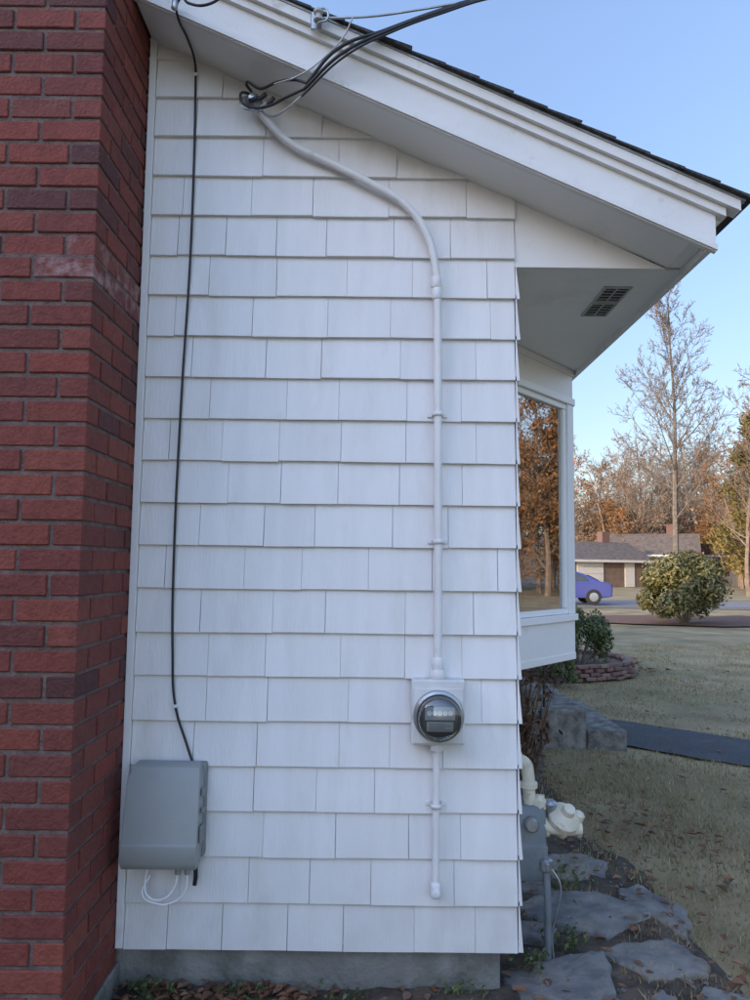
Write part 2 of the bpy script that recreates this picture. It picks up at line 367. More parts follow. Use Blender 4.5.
# ------------------------------------------------------------------ electric meter + service mast
em=empty('electric_meter')
YP=-.052
cond=[(-.478,-.07,3.392),(-.445,YP,3.352),(-.3557,YP,3.265),(-.193,YP,3.183),(-.031,YP,3.100),(.1105,YP,3.010),(.191,YP,2.894),(.227,YP,2.751),(.235,YP,2.60),(.2365,YP,2.45),(.239,YP,1.9),(.2415,YP,1.6),(.2415,YP,1.18)]
tube('service_conduit',cond,.0155,M_pipe,em,4)
for zc,xc in [(2.70,.229),(2.655,.232),(1.235,.2415)]:
    lathe('conduit_coupling',[(.0180,-.022),(.0205,-.018),(.0205,.018),(.0180,.022)],(xc,YP,zc),(0,0,1),M_pipe,em,20)
lathe('meter_hub',[(.024,0),(.030,.008),(.030,.02),(.026,.036)],(.2415,YP,1.178),(0,0,1),M_pipe,em,20)
def strap(x,z):
    V=[];F=[]
    add_box(V,F,x-.038,x-.019,-.025,-.017,z-.008,z+.008); add_box(V,F,x+.019,x+.038,-.025,-.017,z-.008,z+.008)
    mesh('strap_ears',V,F,M_pipe,em,bevel=.002)
    n=12; V=[];F=[]
    for i in range(n+1):
        th=math.pi*i/n
        for zz in (-.008,.008): V.append((x+.0180*math.cos(th),YP-.0175*math.sin(th)*1.02,z+zz))
    V=[(x+.0183,-.018,z-.008),(x+.0183,-.018,z+.008)]+V+[(x-.0183,-.018,z-.008),(x-.0183,-.018,z+.008)]
    for i in range(len(V)//2-1): F.append((2*i,2*i+2,2*i+3,2*i+1))
    o=mesh('strap_band',V,F,M_pipe,em,True); s=o.modifiers.new('s','SOLIDIFY'); s.thickness=.003
for x,z in [(.238,2.18),(.2405,1.69),(.2375,.72)]: strap(x,z)
box('meter_socket_box',.143,.340,-.088,-.019,.945,1.180,M_meterbox,em,bevel=.006,seg=2)
box('meter_socket_lid',.150,.333,-.093,-.0885,.952,1.150,M_meterbox,em,bevel=.002)
mc=(.2415,-.093,1.052)
lathe('meter_ring',[(.093,0),(.0935,.010),(.091,.022),(.082,.026),(.080,.018)],mc,(0,-1,0),M_metal,em,48)
lathe('meter_base',[(.079,.0),(.079,.024)],mc,(0,-1,0),M_dark,em,40)
lathe('meter_face',[(.066,.024),(.066,.055),(.062,.058)],mc,(0,-1,0),M_dark,em,40)
box('face_plate',.2415-.054,.2415+.054,-.155,-.1515,1.048,1.094,M_dial,em,bevel=.001)
box('name_plate',.2415-.048,.2415+.048,-.1555,-.1515,1.008,1.042,M_dial,em,bevel=.001)
for i in range(5):
    lathe('register_dial',[(.0085,0),(.0085,.0015)],(.2415-.038+.019*i,-.1553,1.072),(0,-1,0),M_vinyl,em,16)
    box('dial_needle',.2415-.0385+.019*i,.2415-.0375+.019*i,-.1573,-.1569,1.071,1.078,M_dark,em)
for i in range(4):
    box('plate_print',.2415-.040,.2415+.040-(i%2)*.02,-.1560,-.1557,1.0135+i*.0065,1.0155+i*.0065,M_dark,em)
lathe('meter_glass_cover',[(.078,.026),(.078,.075),(.074,.088),(.060,.096),(.0,.099)],mc,(0,-1,0),M_mglass,em,48)
box('meter_seal',.236,.247,-.125,-.117,.962,.975,M_metal,em,bevel=.001)
tube('lower_conduit',[(.2385,YP,.945),(.236,YP,.43)],.0135,M_pipe,em,4,False)
lathe('lower_hub',[(.026,0),(.030,-.006),(.026,-.024)],(.2385,YP,.944),(0,0,1),M_pipe,em,20)
box('conduit_end_fitting',.217,.255,-.075,-.019,.395,.452,M_pipe,em,bevel=.012,seg=3)
lathe('fitting_cap',[(.016,0),(.016,.006),(.010,.009)],(.236,-.075,.42),(0,-1,0),M_pipe,em,20)
wh=empty('service_weatherhead')
lathe('weatherhead_cap',[(.020,0),(.026,.01),(.032,.03),(.034,.05),(.026,.066),(.008,.072)],(-.470,-.07,3.385),(-.6,-.25,.62),M_metal,wh,20)
for i in range(3):
    lathe('splice_connector',[(.006,-.02),(.009,-.014),(.009,.014),(.006,.02)],(-.49+.035*i,-.12-.01*i,3.40+.014*(i%2)-.01*i),(1,-.2,.3+.4*i),M_black,wh,10)
tube('bare_wire',[(-.505,-.10,3.43),(-.54,-.12,3.40),(-.53,-.13,3.36),(-.49,-.13,3.35),(-.44,-.14,3.37)],.0035,M_metal,wh,2)
tube('lead_a',[(-.51,-.11,3.43),(-.535,-.13,3.42),(-.535,-.14,3.385),(-.50,-.15,3.350),(-.43,-.17,3.340),(-.35,-.22,3.345),(-.28,-.26,3.352)],.0055,M_black,wh,2)
tube('lead_b',[(-.50,-.10,3.44),(-.52,-.12,3.465),(-.46,-.15,3.425),(-.39,-.19,3.425),(-.31,-.24,3.40),(-.27,-.26,3.375)],.0055,M_black,wh,2)
tube('lead_c',[(-.50,-.10,3.41),(-.47,-.13,3.36),(-.41,-.17,3.30),(-.35,-.21,3.305),(-.29,-.25,3.33)],.005,M_metal,wh,2)
sd=empty('service_drop_wires')
def far(z0): return [(1.2,-.38,3.80+z0),(4,-.6,4.3+z0),(16,-1.5,6.6+z0),(30,-2.5,9.2+z0)]
tube('hot_wire_a',[(-.28,-.26,3.352),(-.141,-.32,3.448),(.040,-.34,3.53),(.22,-.35,3.594),(.364,-.352,3.640)]+far(0),.0062,M_black,sd,2)
tube('hot_wire_b',[(-.27,-.262,3.375),(-.155,-.31,3.475),(.02,-.33,3.535),(.21,-.345,3.600),(.364,-.345,3.652)]+far(.012),.0062,M_black,sd,2)
tube('hot_wire_c',[(-.29,-.25,3.33),(-.13,-.33,3.43),(.06,-.345,3.525),(.235,-.352,3.59),(.37,-.36,3.632)]+far(-.01),.0042,M_black,sd,2)
tube('messenger_wire',[(-.205,-.325,3.582),(-.05,-.33,3.585),(.13,-.34,3.605),(.30,-.345,3.635),(.364,-.349,3.647)]+far(.02),.0042,M_metal,sd,2)
tube('messenger_jumper',[(-.10,-.33,3.583),(-.13,-.31,3.53),(-.20,-.29,3.46),(-.29,-.26,3.41),(-.40,-.2,3.41)],.003,M_metal,sd,2)
ins=empty('service_insulator')
xi=-.235
box('insulator_bracket',xi-.02,xi+.02,-.310,-.298,3.55,3.62,M_metal,ins,bevel=.003)
lathe('insulator_spool',[(.010,-.022),(.018,-.019),(.018,-.010),(.010,-.005),(.010,.005),(.018,.010),(.018,.019),(.010,.022)],(xi+.01,-.335,3.583),(0,0,1),M_vent,ins,20)
tube('insulator_clevis',[(xi,-.305,3.615),(xi+.01,-.335,3.612),(xi+.04,-.34,3.60),(xi+.04,-.34,3.565),(xi+.01,-.335,3.555),(xi,-.305,3.552)],.004,M_metal,ins,2)

# ------------------------------------------------------------------ telephone box + cable
tb=empty('telephone_utility_box')
def loftbox(name,secs,m,parent,bevel,seg=3):
    V=[];F=[]
    for (z,x0,x1,y0,y1) in secs: V+=[(x0,y0,z),(x1,y0,z),(x1,y1,z),(x0,y1,z)]
    for k in range(len(secs)-1):
        for i in range(4):
            j=(i+1)%4; F.append((4*k+i,4*k+j,4*k+4+j,4*k+4+i))
    F.append((3,2,1,0)); n=4*(len(secs)-1); F.append((n,n+1,n+2,n+3))
    o=mesh(name,V,F,m,parent,True,bevel,seg); fixn(o); return o
loftbox('box_back',[(.53,-.880,-.611,-.055,-.019),(.865,-.868,-.611,-.055,-.019)],M_greybox2,tb,.008)
loftbox('box_cover',[(.512,-.888,-.622,-.130,-.0555),(.54,-.891,-.619,-.148,-.0555),(.60,-.889,-.618,-.153,-.0555),(.605,-.888,-.618,-.148,-.0555),(.82,-.877,-.618,-.130,-.0555),(.862,-.867,-.626,-.105,-.0555),(.873,-.856,-.636,-.075,-.0555)],M_greybox,tb,.010)
box('latch',-.616,-.604,-.125,-.075,.60,.66,M_greybox2,tb,bevel=.004)
box('hinge_lug',-.615,-.601,-.11,-.085,.76,.79,M_greybox2,tb,bevel=.003)
box('hinge_lug_b',-.615,-.601,-.11,-.085,.70,.72,M_greybox2,tb,bevel=.003)
for xx in (-.70,-.665): tube('grey_gland',[(xx,-.07,.515),(xx,-.07,.475)],.011,M_greybox,tb,3,False)
tube('white_cable_loop',[(-.70,-.07,.50),(-.71,-.08,.43),(-.75,-.09,.395),(-.80,-.09,.405),(-.815,-.08,.45),(-.805,-.075,.51)],.0035,M_vinyl,tb,2)
tube('white_cable_loop_b',[(-.665,-.07,.49),(-.67,-.08,.42),(-.71,-.09,.385),(-.77,-.1,.385),(-.82,-.09,.41),(-.80,-.07,.47)],.003,M_vinyl,tb,2)
tube('ground_wire',[(-.64,-.06,.52),(-.638,-.055,.46),(-.642,-.05,.43)],.008,M_black,tb,2)
pc=empty('telephone_cable')
tube('drop_cable',[(-.757,-.290,3.655),(-.755,-.275,3.628),(-.748,-.15,3.625),(-.744,-.04,3.603),(-.742,-.030,3.52),(-.739,-.029,2.845),(-.756,-.029,2.237),(-.764,-.029,1.612),(-.757,-.029,1.27),(-.739,-.030,1.064),(-.688,-.035,.918),(-.655,-.05,.835),(-.648,-.055,.80)],.0048,M_black,pc,3)
tube('service_cable',[(-.757,-.292,3.64),(-.735,-.31,3.665),(-.70,-.33,3.63),(-.63,-.36,3.60),(-.56,-.40,3.605),(-.48,-.45,3.66),(-.3,-.55,3.85),(4,-3,6.5)],.005,M_black,pc,2)
lathe('p_clamp',[(.008,-.02),(.012,-.015),(.012,.015),(.008,.02)],(-.757,-.302,3.645),(.1,0,1),M_metal,pc,12)
for z,x in [(3.56,-.742),(1.064,-.741)]: box('cable_clip',x-.008,x+.008,-.037,-.020,z-.006,z+.006,M_pipe,pc,bevel=.002)

# ------------------------------------------------------------------ gas meter
gm=empty('gas_meter')
loftbox('meter_body',[(.33,.590,.70,.26,.42),(.36,.580,.715,.25,.43),(.47,.578,.717,.25,.43),(.475,.585,.71,.255,.425),(.60,.585,.71,.255,.425),(.625,.60,.70,.27,.41)],M_gasgrey,gm,.012)
lathe('meter_index',[(.03,0),(.03,.02),(.022,.03)],(.648,.25,.56),(0,-1,0),M_metal,gm,20)
tube('inlet_pipe',[(.56,.30,.80),(.60,.30,.80),(.635,.30,.785),(.648,.30,.74),(.65,.30,.68),(.655,.30,.625)],.026,M_cream,gm,4)
lathe('inlet_elbow_collar',[(.030,-.014),(.036,-.01),(.036,.01),(.030,.014)],(.65,.30,.70),(0,0,1),M_cream,gm,20)
lathe('elbow_collar_b',[(.030,-.014),(.036,-.01),(.036,.01),(.030,.014)],(.605,.30,.80),(1,0,-.1),M_cream,gm,20)
lathe('wall_flange',[(.034,0),(.034,.018)],(.563,.30,.80),(1,0,0),M_cream,gm,20)
tube('outlet_pipe',[(.69,.30,.66),(.69,.29,.60),(.70,.28,.555),(.74,.28,.535),(.86,.28,.53)],.025,M_cream,gm,4)
lathe('union_nut',[(.030,-.018),(.037,-.016),(.037,.016),(.030,.018)],(.69,.30,.625),(0,0,1),M_cream,gm,8,False)
lathe('regulator_diaphragm',[(.03,-.05),(.045,-.03),(.062,-.012),(.066,-.008),(.066,.008),(.062,.012),(.045,.03),(.028,.04),(.024,.065),(.014,.07)],(.79,.28,.575),(.22,-.62,.75),M_cream,gm,28)
lathe('regulator_body',[(.028,-.08),(.038,-.07),(.038,-.058),(.028,-.05),(.028,-.03),(.046,0),(.028,.03),(.028,.055),(.040,.06),(.040,.075),(.028,.08)],(.785,.30,.53),(1,0,0),M_cream,gm,20)
lathe('regulator_vent',[(.02,0),(.026,.01),(.026,.035),(.015,.045)],(.735,.29,.60),(0,-.2,1),M_metal,gm,20)
lathe('regulator_vent_b',[(.02,0),(.024,.01),(.024,.03),(.015,.04)],(.845,.29,.56),(.3,-.2,1),M_cream,gm,20)
tube('riser_pipe',[(.70,.28,.53),(.70,.27,.48),(.71,.25,.35),(.712,.25,-.05)],.015,M_gasgrey,gm,3)
lathe('shutoff_valve',[(.018,-.025),(.026,-.018),(.026,.018),(.018,.025)],(.708,.25,.40),(0,0,1),M_metal,gm,14)
box('valve_handle',.70,.716,.215,.245,.385,.415,M_metal,gm,bevel=.003)
tube('bond_wire',[(.72,.24,.40),(.76,.23,.33),(.745,.23,.22),(.73,.24,.15),(.735,.24,.02)],.004,M_metal,gm,2)

# ------------------------------------------------------------------ steps
st=empty('concrete_steps')
box('landing',.57,1.50,3.95,5.4,-.1,.50,M_step,st,bevel=.015,seg=2)
box('tread_upper',1.501,1.90,3.90,5.42,-.1,.34,M_step,st,bevel=.015,seg=2)
box('tread_lower',1.901,2.25,3.88,5.45,-.1,.165,M_step,st,bevel=.015,seg=2)
hr=empty('iron_handrail')
tube('rail',[(.60,4.02,1.02),(1.55,4.02,.98)],.013,M_iron,hr,2,False)
for x,zt,zb in [(.62,1.02,.50),(1.55,.985,.34)]: tube('post',[(x,4.02,zb),(x,4.02,zt)],.013,M_iron,hr,2,False)

# ------------------------------------------------------------------ ground
def gh(x,y):
    return .018*noise.noise(Vector((x*.9,y*.9,3)))+.010*noise.noise(Vector((x*4,y*4,1)))
ground=mesh('ground',[(-900,-900,-.03),(900,-900,-.03),(900,900,-.03),(-900,900,-.03)],[(0,1,2,3)],M_ground)
V=[];F=[]; nx_,ny_=90,110
for j in range(ny_+1):
    for i in range(nx_+1):
        x=1.1+i/nx_*14; y=-4+j/ny_*22
        edge=min(1,min(i,nx_-i,j,ny_-j)/3)
        V.append((x,y,-.04+edge*(.035+gh(x,y))))
for j in range(ny_):
    for i in range(nx_):
        a=j*(nx_+1)+i; F.append((a,a+1,a+nx_+2,a+nx_+1))
mesh('lawn',V,F,M_ground,None,True)
def bedx(y): return 1.36+.07*math.sin(y*2.1)+.05*math.sin(y*5.3+1)
V=[];F=[]; nx_,ny_=150,150
for j in range(ny_+1):
    y=-1.6+j/ny_*5.6
    for i in range(nx_+1):
        x=-3.2+(bedx(y)+3.2)*i/nx_
        h=.022+.02*noise.noise(Vector((x*2,y*2,0)))+.014*noise.noise(Vector((x*11,y*11,0)))+.008*noise.noise(Vector((x*30,y*30,0)))
        if x<.55: h+=.012*max(0,1-abs(y)/.5)
        if i>nx_-3: h-=.012*(i-nx_+3)
        V.append((x,y,h))
for j in range(ny_):
    for i in range(nx_):
        a=j*(nx_+1)+i; F.append((a,a+1,a+nx_+2,a+nx_+1))
mesh('garden_bed',V,F,M_soil,None,True)
pcx=[(1.9,4.85),(2.35,4.65),(3.2,3.87),(4.4,3.05),(7,2.1),(13,1.3)]
V=[];F=[]; pts=[]
for k in range(len(pcx)-1):
    for t in range(8):
        f=t/8; pts.append(Vector(pcx[k]).lerp(Vector(pcx[k+1]),f))
pts.append(Vector(pcx[-1]))
for _ in range(3):
    pts=[pts[0]]+[(pts[i-1]+pts[i]*2+pts[i+1])/4 for i in range(1,len(pts)-1)]+[pts[-1]]
for i,p in enumerate(pts):
    d=(pts[min(i+1,len(pts)-1)]-pts[max(i-1,0)]).normalized(); n=Vector((-d.y,d.x))
    for w in (-.52,-.2,.2,.52):
        ww=w+(.05*noise.noise(Vector((i*.7,w*9,0))) if abs(w)>.3 else 0)
        q=p+n*ww; V.append((q.x,q.y,.024 if abs(w)<.3 else .010))
for i in range(len(pts)-1):
    for k in range(3): a=i*4+k; F.append((a,a+4,a+5,a+1))
o=mesh('asphalt_path',V,F,M_asph,None,True)
pathpts=[Vector(p) for p in pts]
def onpath(x,y):
    v=Vector((x,y)); return min((v-p).length for p in pathpts)<.48
def blob(cx,cy,rx,ry,n,seed,rot=0):
    r=random.Random(seed); P=[]
    for i in range(n):
        th=2*math.pi*(i+r.uniform(-.3,.3))/n; k=r.uniform(.75,1.15)
        x,y=rx*k*math.cos(th),ry*k*math.sin(th)
        P.append((cx+x*math.cos(rot)-y*math.sin(rot),cy+x*math.sin(rot)+y*math.cos(rot)))
    Q=[]
    for i in range(n):
        a=Vector(P[i]); b=Vector(P[(i+1)%n]); Q.append(a)
        for t in (.2,.4,.6,.8): Q.append(a.lerp(b,t)+Vector((r.uniform(-.012,.012),r.uniform(-.012,.012))))
    return Q
flag=empty('flagstone_path')
def stone(cx,cy,rx,ry,n,s,ro,h):
    Q=blob(cx,cy,rx,ry,n,s,ro); c=Vector((cx,cy)); m_=len(Q); V=[];F=[]
    rings=[(1.03,-.02),(1.0,h-.014),(.965,h-.004),(.8,h),(.55,h),(.28,h)]
    r=random.Random(s); tx,ty=r.uniform(-.04,.04),r.uniform(-.04,.04)
    for k,(f,z) in enumerate(rings):
        for q in Q:
            p=c+(q-c)*f; zz=z
            if k: zz+= .007*noise.noise(Vector((p.x*9,p.y*9,s)))+.004*noise.noise(Vector((p.x*30,p.y*30,s)))+tx*(p.x-cx)+ty*(p.y-cy)
            V.append((p.x,p.y,zz))
    V.append((cx,cy,h))
    for k in range(len(rings)-1):
        for i in range(m_):
            j=(i+1)%m_; F.append((k*m_+i,k*m_+j,(k+1)*m_+j,(k+1)*m_+i))
    b=(len(rings)-1)*m_
    for i in range(m_): F.append((b+i,b+(i+1)%m_,len(V)-1))
    mesh('flagstone',V,F,M_flag,flag)
for a in [(.98,.66,.34,.24,7,1,.2,.050),(.74,.10,.26,.22,6,2,.5,.044),(1.16,.26,.20,.20,6,3,.1,.044),(.86,-.34,.34,.24,7,4,.3,.046),(1.33,.70,.12,.26,6,5,.2,.038),(1.29,-.17,.17,.24,6,6,0,.04),(1.02,1.20,.24,.18,7,8,.4,.038),(.50,-.45,.18,.20,7,9,.4,.045),(.70,.50,.13,.10,6,10,0,.04),(.66,-.14,.07,.06,5,12,0,.04),(1.08,-.05,.07,.08,5,13,0,.04),(.80,.95,.1,.08,6,14,0,.036)]:
    stone(*a)
V=[];F=[]
def pebble(cx,cy,cz,s):
    n=len(V); r=[(0,0,1),(1,0,0),(0,1,0),(-1,0,0),(0,-1,0)]
    for a in r: V.append((cx+a[0]*s*R.uniform(.6,1.3),cy+a[1]*s*R.uniform(.6,1.3),cz+a[2]*s*.6))
    for i in range(4): F.append((n,n+1+i,n+1+(i+1)%4))
for _ in range(1500):
    x=R.uniform(-1.2,1.4); y=R.uniform(-.7,3.5)
    if x<.5 and y>.03: continue
    pebble(x,y,.022,R.uniform(.004,.016))
mesh('pebbles',V,F,M_step)
V=[];F=[]
def blade(x,y,h,z0=0):
    n=len(V); a=R.uniform(0,6.283); w=R.uniform(.0018,.0035)*(1+y*.15); l=R.uniform(-.9,.9)*h; b=R.uniform(0,6.283)
    V.extend([(x-w*math.cos(a),y-w*math.sin(a),z0),(x+w*math.cos(a),y+w*math.sin(a),z0),(x+l*math.cos(b),y+l*math.sin(b),z0+h)])
    F.append((n,n+1,n+2))
cnt=0
while cnt<105000:
    u=R.random()**1.7; y=-.9+u*14; x=R.uniform(1.2,1.6+ (y+3.2)*.62+.6)
    if x<bedx(y)+R.uniform(-.20,.12): continue
    if onpath(x,y): continue
    if 3.85<y<5.5 and x<2.28: continue
    k=noise.noise(Vector((x*1.3,y*1.3,5)))
    if R.random()<.25-k*.9: cnt+=1; continue
    blade(x,y,R.uniform(.012,.038)*(1+k*.6),gh(x,y)-.006); cnt+=1
for _ in range(9000):
    x=R.uniform(.62,1.42); y=R.uniform(-.6,3.6)
    if noise.noise(Vector((x*3,y*3,9)))>-.02: blade(x,y,R.uniform(.01,.045),.02)
mesh('grass',V,F,M_blade)
V=[];F=[]
def leaf(x,y,z,s):
    n=len(V); a=R.uniform(0,6.283); ca,sa=math.cos(a),math.sin(a); c=R.uniform(.1,.5)*s; t=R.uniform(-.3,.3)
    P=[(-s,0,0),(-.3*s,-.5*s,c),(.4*s,-.45*s,c*.8),(s,0,.2*c),(.4*s,.45*s,c*.7),(-.3*s,.5*s,c),(0,0,0)]
    for px,py,pz in P: V.append((x+px*ca-py*sa,y+px*sa+py*ca,z+pz+t*py+.002))
    for i in range(6): F.append((n+6,n+i,n+(i+1)%6))
for _ in range(2400):
    x=R.uniform(-1.1,1.5); y=R.uniform(-.9,3.8)
    if x<.5 and y>.02: continue
    if -.93>x and y>-.5: continue
    if x>.55 and R.random()<.25: continue
    leaf(x,y,R.uniform(.03,.055),R.uniform(.010,.030))
for _ in range(130): leaf(R.gauss(-.6,.25),R.uniform(-.10,.02),R.uniform(.035,.06),R.uniform(.015,.03))
for _ in range(620):
    y=-.5+R.random()**1.4*11; x=R.uniform(1.4,1.8+(y+3)*.6)
    leaf(x,y,.03,R.uniform(.014,.035))
for cx,cy in [(2.2,1.0),(2.5,.2),(1.7,1.8)]:
    for _ in range(60): leaf(cx+R.gauss(0,.22),cy+R.gauss(0,.2),.03,R.uniform(.016,.04))
for _ in range(260): leaf(R.uniform(2.0,4.6),R.uniform(8.5,10.5),.03,R.uniform(.03,.05))
mesh('fallen_leaves',V,F,M_leaf)

# ------------------------------------------------------------------ vegetation helpers
def seg(V,F,p0,p1,r0,r1,n=4):
    d=(p1-p0)
    if d.length<1e-5: return
    d.normalize(); u=d.orthogonal().normalized(); w=d.cross(u); b=len(V)
    for p,r in ((p0,r0),(p1,r1)):
        for i in range(n):
            th=6.2832*i/n; V.append(p+(u*math.cos(th)+w*math.sin(th))*r)
    for i in range(n):
        j=(i+1)%n; F.append((b+i,b+j,b+n+j,b+n+i))
def rdir(r):
    return Vector((r.gauss(0,1),r.gauss(0,1),r.gauss(0,1))).normalized()
def grow(V,F,p,d,L,r,lev,P,r_,tips):
    n=P['segs'][lev]; up=P['up'][lev]; p=p.copy(); d=d.copy()
    for i in range(n):
        f0=i/n; f1=(i+1)/n
        d=(d+rdir(r_)*P['wob'][lev]+Vector((0,0,up))).normalized()
        q=p+d*(L/n)
        ra=r*(1-f0*.85) ; rb=r*(1-f1*.85)
        seg(V,F,p,q,ra,rb,6 if lev==0 else 3 if lev>1 else 4)
        if lev<P['max'] and f1>P['start'][lev]:
            k=P['kids'][lev]; k=int(k)+(1 if r_.random()<k-int(k) else 0)
            for _ in range(k):
                o=rdir(r_); o=(o-d*o.dot(d)).normalized(); an=rad(P['ang'][lev]+r_.uniform(-12,12))
                cd=(d*math.cos(an)+o*math.sin(an)).normalized()
                cl=L*P['len'][lev]*(1-f1*P['taperlen'][lev])*r_.uniform(.7,1.15)
                grow(V,F,p.lerp(q,r_.random()),cd,cl,max(rb*P['rr'][lev],P.get('rmin',.008)),lev+1,P,r_,tips)
        p=q
    if lev>=P['max']-P.get('tiplev',0): tips.append(p.copy())
def leaves(V,F,c,n,rad_,s,r_):
    for _ in range(n):
        p=c+rdir(r_)*rad_*r_.random()**.5; a=rdir(r_); b=a.orthogonal().normalized(); w=a.cross(b); k=s*r_.uniform(.6,1.3); i=len(V)
        V.extend([p-b*k,p+w*k*.5,p+b*k,p-w*k*.5]); F.append((i,i+1,i+2,i+3))
def tree_mesh(name,h,r,P,seed,leafn=0,leafr=0,leafs=0,lm=None,bm_=None):
    r_=random.Random(seed); V=[];F=[];tips=[]
    grow(V,F,Vector((0,0,-.2)),Vector((0,0,1)),h,r,0,P,r_,tips)
    nb=len(F)
    if leafn:
        for t in tips: leaves(V,F,t,leafn,leafr,leafs,r_)
    me=bpy.data.meshes.new(name); me.from_pydata([tuple(v) for v in V],[],F)
    me.materials.append(bm_ or M_twig)
    if lm:
        me.materials.append(lm)
        for i,p in enumerate(me.polygons):
            if i>=nb: p.material_index=1
    me.update(); return me
P_hero=dict(max=4,segs=[14,5,4,3,2],up=[.02,.10,.08,.05,.02],wob=[.03,.10,.14,.18,.2],start=[.22,.15,.1,0,0],kids=[3.4,2.0,1.9,1.8,0],ang=[48,40,38,38,0],len=[.42,.45,.48,.5,0],taperlen=[.68,.5,.4,.3,0],rr=[.42,.5,.55,.6,0],rmin=.014)
P_bare=dict(max=4,segs=[10,5,4,3,1],up=[.03,.07,.05,.03,0],wob=[.08,.16,.2,.22,.25],start=[.25,.15,.1,0,0],kids=[2.4,1.7,1.4,1.3,0],ang=[50,44,42,40,0],len=[.5,.48,.5,.5,0],taperlen=[.6,.5,.4,.3,0],rr=[.5,.5,.55,.6,0],rmin=.024)
P_oak=dict(max=3,segs=[9,5,4,1],up=[.03,.05,.03,0],wob=[.1,.18,.2,.25],start=[.22,.15,.1,0],kids=[2.6,1.9,1.7,0],ang=[58,48,45,0],len=[.5,.5,.5,0],taperlen=[.55,.5,.4,0],rr=[.5,.5,.55,0],rmin=.018)
P_pine=dict(max=2,segs=[16,5,2],up=[.02,.04,.04],wob=[.03,.08,.15],start=[.15,.1,0],kids=[4,2.4,0],ang=[78,50,0],len=[.30,.38,0],taperlen=[.85,.4,0],rr=[.35,.5,0])
bare1=tree_mesh('bare_a',14,.19,P_bare,1)
bare2=tree_mesh('bare_b',16,.17,P_bare,2)
bare3=tree_mesh('bare_c',15,.16,dict(P_bare,up=[.02,.14,.1,.05,0]),3)
oak1=tree_mesh('oak_a',12,.2,P_oak,4,2,.5,.13,M_oakleaf)
oak2=tree_mesh('oak_b',9,.2,P_oak,5,6,.5,.13,M_oakleaf)
oak3=tree_mesh('oak_c',12,.2,P_oak,8,7,.5,.13,M_oakleaf)
pine1=tree_mesh('pine_a',15,.2,P_pine,6,16,.6,.18,M_pine,M_bark)
pine2=tree_mesh('pine_b',12,.2,P_pine,7,16,.65,.18,M_pine,M_bark)
def inst(name,me,x,y,z,s,rz,parent=None,sz=None):
    o=bpy.data.objects.new(name,me); COL.objects.link(o); o.location=(x,y,z); o.scale=(s,s,sz or s); o.rotation_euler=(0,0,rz); o.parent=parent; return o
hero=tree_mesh('bare_tree',18.5,.19,P_hero,21,bm_=M_bark)
inst('bare_tree',hero,18.0,42,0,1,0)
inst('pine_tree',pine1,26.6,49,0,.82,1)
inst('pine_tree',pine2,29.5,53,0,1.2,2)
inst('bare_tree',bare1,21.8,41,0,.75,2)
inst('bare_tree',bare2,25.0,45,0,.9,4)
dt=empty('distant_trees')
rr=random.Random(5)
kinds=[bare1,bare2,bare3,bare1,bare2,bare3,oak1,oak2,oak1,bare3]
for row,(dmin,n) in enumerate([(86,24),(98,28)]):
    for i in range(n):
        th=rad(-8+(i+rr.uniform(-.4,.4))*118/n)
        d=dmin+rr.uniform(-6,6)
        x=d*math.sin(th); y=d*math.cos(th)-3
        inst('tree',rr.choice(kinds),x,y,row*.6,rr.uniform(.7,1.05),rr.uniform(0,6),dt)
for i in range(88):
    th=rad(rr.uniform(9,36)); d=rr.uniform(76,112)
    x=d*math.sin(th); y=d*math.cos(th)-3
    inst('tree',rr.choice(kinds),x,y,0,rr.uniform(.65,1.0)*(.78+d/400),rr.uniform(0,6),dt)
for th_,d,me_,s_ in [(30,66,pine2,.9),(33,70,pine1,.8),(27.5,74,pine1,.75),(26,70,oak1,.9)]:
    inst('tree',me_,d*math.sin(rad(th_)),d*math.cos(rad(th_))-3,0,s_,th_,dt)
for i in range(24):
    x=rr.uniform(34,56); y=rr.uniform(6,38)
    if math.atan2(x,y+2.9)<rad(31): continue
    inst('tree',rr.choice([oak1,oak2,oak3,bare2,oak3]),x,y,0,rr.uniform(.8,1.1),rr.uniform(0,6),dt)
V=[];F=[]
for i in range(1000):
    th=rad(rr.uniform(-8,105)) if i<400 else rad(rr.uniform(10,34)); d=rr.uniform(82,112); c=Vector((d*math.sin(th),d*math.cos(th)-3,rr.uniform(.3,6.5)))
    leaves(V,F,c,22,2.1,.22,rr)
mesh('brush',V,F,M_brush)
V=[];F=[]; n=60
for i in range(n+1):
    th=rad(-40+i*160/n)
    for k,(d,h) in enumerate([(118,-.5),(150,6),(200,10),(300,14)]):
        V.append((d*math.sin(th),d*math.cos(th),h+(2.0*noise.noise(Vector((i*.2,k,0))) if k else 0)))
for i in range(n):
    for k in range(3): a=i*4+k; F.append((a,a+1,a+5,a+4))
M_hill=mat('wooded_hill',(.10,.07,.05),(.19,.14,.09),.3,.95,detail=12)
mesh('hills',V,F,M_hill,None,True)

